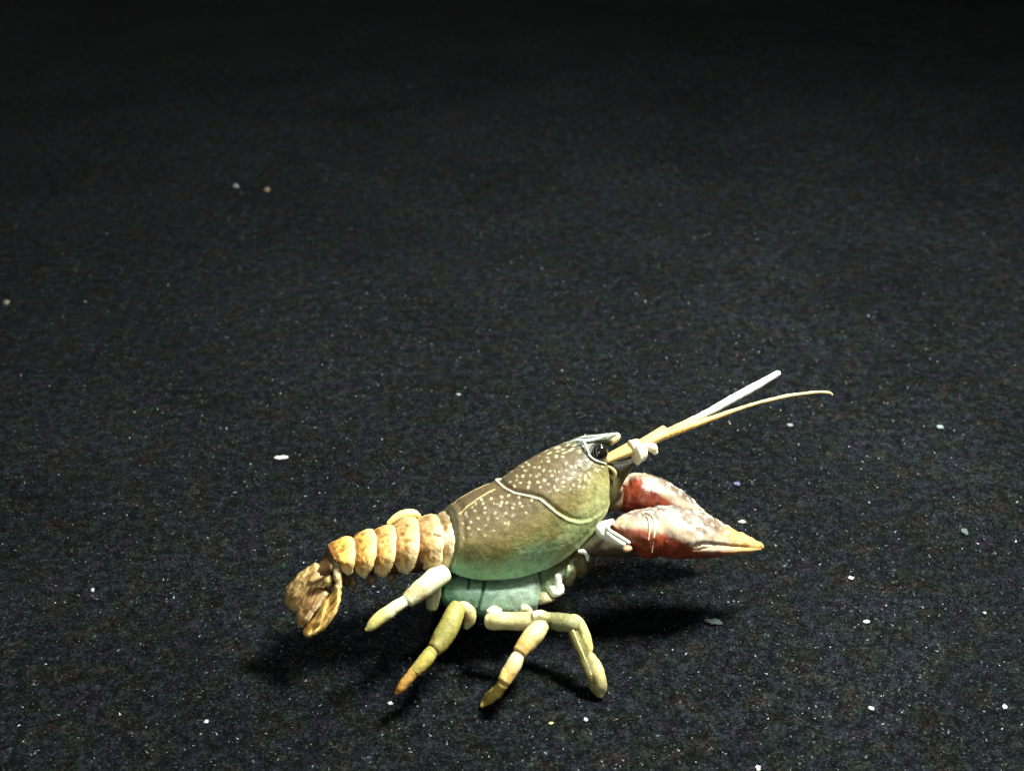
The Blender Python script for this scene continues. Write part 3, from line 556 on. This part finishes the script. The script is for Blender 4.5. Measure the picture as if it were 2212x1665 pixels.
B2 = [c2(*p) for p in [(300, 1050), (480, 1030), (650, 1060), (850, 1085), (1000, 1110), (1150, 1160), (1260, 1235), (1450, 1292), (1700, 1285), (1940, 1268)]]
MOUTH = [c2(*p) for p in [(1290, 1232), (1360, 1205), (1430, 1208), (1500, 1212), (1650, 1228), (1800, 1240)]]
JN = [c2(*p) for p in [(930, 900), (945, 1000), (930, 1140)]]
cA = 5.2
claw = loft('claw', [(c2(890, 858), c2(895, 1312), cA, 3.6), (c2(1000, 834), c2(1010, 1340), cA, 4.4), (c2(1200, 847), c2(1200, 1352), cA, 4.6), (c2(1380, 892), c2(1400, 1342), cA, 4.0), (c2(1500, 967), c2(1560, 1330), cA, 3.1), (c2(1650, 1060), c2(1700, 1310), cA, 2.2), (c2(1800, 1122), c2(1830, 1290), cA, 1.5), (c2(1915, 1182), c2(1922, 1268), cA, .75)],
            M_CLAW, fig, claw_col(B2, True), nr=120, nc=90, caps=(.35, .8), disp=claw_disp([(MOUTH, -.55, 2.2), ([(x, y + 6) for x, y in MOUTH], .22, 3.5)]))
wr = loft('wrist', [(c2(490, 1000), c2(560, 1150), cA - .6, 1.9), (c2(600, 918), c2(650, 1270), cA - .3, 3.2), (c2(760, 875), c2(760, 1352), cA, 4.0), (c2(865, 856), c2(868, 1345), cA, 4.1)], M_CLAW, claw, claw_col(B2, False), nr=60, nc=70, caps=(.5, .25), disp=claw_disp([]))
RIM = lin(226, 206, 172)
tube('wrist_ridge', on_surf(wr, c2, [(800, 900, 1.2), (850, 918, 2.2), (885, 960, 2.8), (893, 1030, 3.0), (886, 1130, 2.4), (866, 1290, 1.0)], -.02), M_CLAW, claw, flatc(RIM, .2), nr=40, nc=12)
tube('wrist_ridge', on_surf(wr, c2, [(815, 930, 1.0), (838, 985, 2.0), (843, 1060, 2.0), (832, 1170, 1.0)], -.02), M_CLAW, claw, flatc(RIM, .2), nr=30, nc=12)
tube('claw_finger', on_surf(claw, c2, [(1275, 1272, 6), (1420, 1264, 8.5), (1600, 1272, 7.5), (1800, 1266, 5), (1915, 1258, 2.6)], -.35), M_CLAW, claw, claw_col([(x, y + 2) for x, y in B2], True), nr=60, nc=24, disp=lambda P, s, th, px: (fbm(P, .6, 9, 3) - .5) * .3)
# upper arm with its pale cupped end
arm = loft('claw_arm', [(c2(160, 1180), c2(200, 1330), cA - 2.2, 2.2), (c2(330, 1110), c2(380, 1330), cA - 1.2, 2.6), (c2(480, 1060), c2(620, 1340), cA - .6, 2.8), (c2(600, 1080), c2(700, 1330), cA - .4, 2.2)], M_LIMB, claw, flatc(lin(62, 56, 40), .3), nr=40, nc=34, disp=leg_disp)  # colour kept dark: the claws' shade is put into it
tube('arm_cup', [(*c2(475, 985), cA + 1.6, 5), (*c2(375, 1045), cA + 2.2, 11), (*c2(385, 1105), cA + 2.5, 10.5), (*c2(480, 1165), cA + 2.8, 7.5), (*c2(590, 1212), cA + 3.0, 4.5)], M_LIMB, claw, flatc(WHT, .08), nr=50, nc=16)
tube('arm_rim', [(*c2(485, 1000), cA + 2.6, 3.4), (*c2(440, 1030), cA + 3.2, 3.9), (*c2(450, 1075), cA + 3.5, 4), (*c2(530, 1125), cA + 3.7, 4), (*c2(640, 1195), cA + 3.9, 3.8)], M_LIMB, claw, flatc(WHT, .08), nr=50, nc=14)
ball('arm_joint', c2(625, 1255), cA + 2.6, .7, .7, .5, M_LIMB, claw, flatc(lin(190, 150, 120), .3), disp=lambda P, s, th, px: (fbm(P, 1.4, 3, 2) - .5) * .4)
# far claw
FB = [c2(*p) for p in [(400, 560), (640, 572), (745, 566), (850, 635), (920, 712), (1070, 815), (1200, 900), (1600, 1060)]]
cB = -5.5
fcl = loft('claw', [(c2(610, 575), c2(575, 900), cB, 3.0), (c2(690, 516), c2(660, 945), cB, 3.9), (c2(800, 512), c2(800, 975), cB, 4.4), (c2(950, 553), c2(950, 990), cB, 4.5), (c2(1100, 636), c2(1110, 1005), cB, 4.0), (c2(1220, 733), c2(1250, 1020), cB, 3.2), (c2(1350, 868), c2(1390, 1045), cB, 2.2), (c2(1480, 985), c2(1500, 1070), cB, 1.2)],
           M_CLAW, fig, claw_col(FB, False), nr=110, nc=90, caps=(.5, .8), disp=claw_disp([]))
loft('wrist', [(c2(440, 720), c2(460, 900), cB, 1.8), (c2(520, 640), c2(530, 880), cB, 2.2), (c2(610, 585), c2(610, 860), cB, 2.3)], M_CLAW, fcl, flatc(lin(150, 124, 92), .3), nr=30, nc=32, disp=leg_disp)
blade('wrist_ridge', [c2(*p) for p in [(490, 610), (620, 562), (640, 570), (625, 640), (590, 652), (560, 632), (520, 640)]], cB + 2.6, .7, M_CLAW, fcl, flatc(lin(214, 176, 140), .2))

# ------------------------------------------------------------------ larger flecks lying on the cloth
FL = [((607, 989), 17, 6, (232, 232, 224), 'long white lint fleck on the velvet left of the carapace'),
      ((2030, 928), 9, 7, (150, 168, 164), 'grey lint fleck far right, level with the eye'),
      ((1592, 1047), 10, 7, (120, 122, 160), 'bluish violet lint fleck right of the far claw'),
      ((1603, 1128), 10, 6, (226, 232, 206), 'white lint fleck just above the near claw tip'),
      ((1838, 1250), 7, 5.5, (238, 238, 226), 'white crumb on the velvet right of the near claw, upper of two'),
      ((1872, 1343), 9, 5.5, (230, 238, 232), 'white crumb on the velvet right of the near claw, lower of two'),
      ((1882, 1530), 8, 5, (226, 222, 210), 'small white crumb below the two crumbs right of the claw'),
      ((2170, 1528), 6, 6, (236, 236, 230), 'white crumb at the right edge of the cloth'),
      ((1638, 1658), 6.5, 8, (240, 240, 226), 'white crumb at the bottom edge of the picture'),
      ((843, 1518), 7, 4.5, (222, 226, 230), 'white crumb just under the orange leg tip'),
      ((1190, 1561), 7, 4, (216, 210, 150), 'yellowish crumb between the two front legs'),
      ((1265, 1554), 6, 6, (222, 224, 220), 'white crumb below the front leg tip'),
      ((510, 409), 7, 9, (176, 182, 176), 'blurred grey fleck upper left, left of a pair'),
      ((577, 417), 8, 9, (178, 150, 118), 'blurred brownish fleck upper left, right of a pair'),
      ((14, 657), 9, 8, (170, 164, 146), 'beige fleck at the left edge of the cloth'),
      ((1707, 920), 8, 5, (150, 158, 158), 'grey fleck below the long antenna'),
      ((990, 853), 6, 5, (150, 158, 152), 'faint grey fleck above the speckled head, left of the antennae'),
      ((2082, 1152), 9, 10, (96, 112, 112), 'dull grey lint tuft near the right edge'),
      ((2270 * .937, 1325), 5, 4, (170, 178, 170), 'tiny grey fleck right of the lower white crumb'),
      ((446, 1558), 6, 5, (210, 214, 216), 'small white crumb at lower left below the tail shadow'),
      ((200, 1275), 6, 5, (188, 194, 194), 'small grey fleck at far left beside the tail fan'),
      ((1540, 1345), 20, 9, (74, 88, 84), 'dull greenish lint tuft at the end of the claw shadow')]
for (p, a, b, colr, lab) in FL:
    g = on_ground(*p); dist = np.linalg.norm(g - CAM); k = dist / FPX; rg = np.random.default_rng(int(p[0] * 3 + p[1]))
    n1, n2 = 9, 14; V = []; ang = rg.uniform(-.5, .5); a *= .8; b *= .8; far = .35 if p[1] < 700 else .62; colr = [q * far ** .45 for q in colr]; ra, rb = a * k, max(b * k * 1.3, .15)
    for i in range(n1):
        t = max(min(math.pi * i / (n1 - 1), 3.1), .04)
        for j in range(n2):
            f = 2 * math.pi * j / n2; V.append([ra * math.sin(t) * math.cos(f), rb * math.sin(t) * math.sin(f), min(ra, rb) * .4 * math.cos(t)])
    V = np.array(V); V *= (.25 + 1.5 * fbm(V, 2.4 / max(ra, .3), int(p[0]), 3))[:, None]
    ca, sa = math.cos(ang), math.sin(ang); V = np.stack([V[:, 0] * ca - V[:, 1] * sa, V[:, 0] * sa + V[:, 1] * ca, V[:, 2]], 1)
    zc = float(cloth_z(np.array([g[0]]), np.array([g[1]]))[0]); V[:, 2] -= V[:, 2].min()
    o = mesh_obj('lint_fleck', V, grid_faces(n1, n2), np.tile(lin(*colr), (len(V), 1)), M_LINT)
    o.location = (g[0] * S, g[1] * S, (zc + .01) * S)
    o['label'] = lab; o['category'] = 'lint'; o['group'] = 'lint flecks on the velvet'
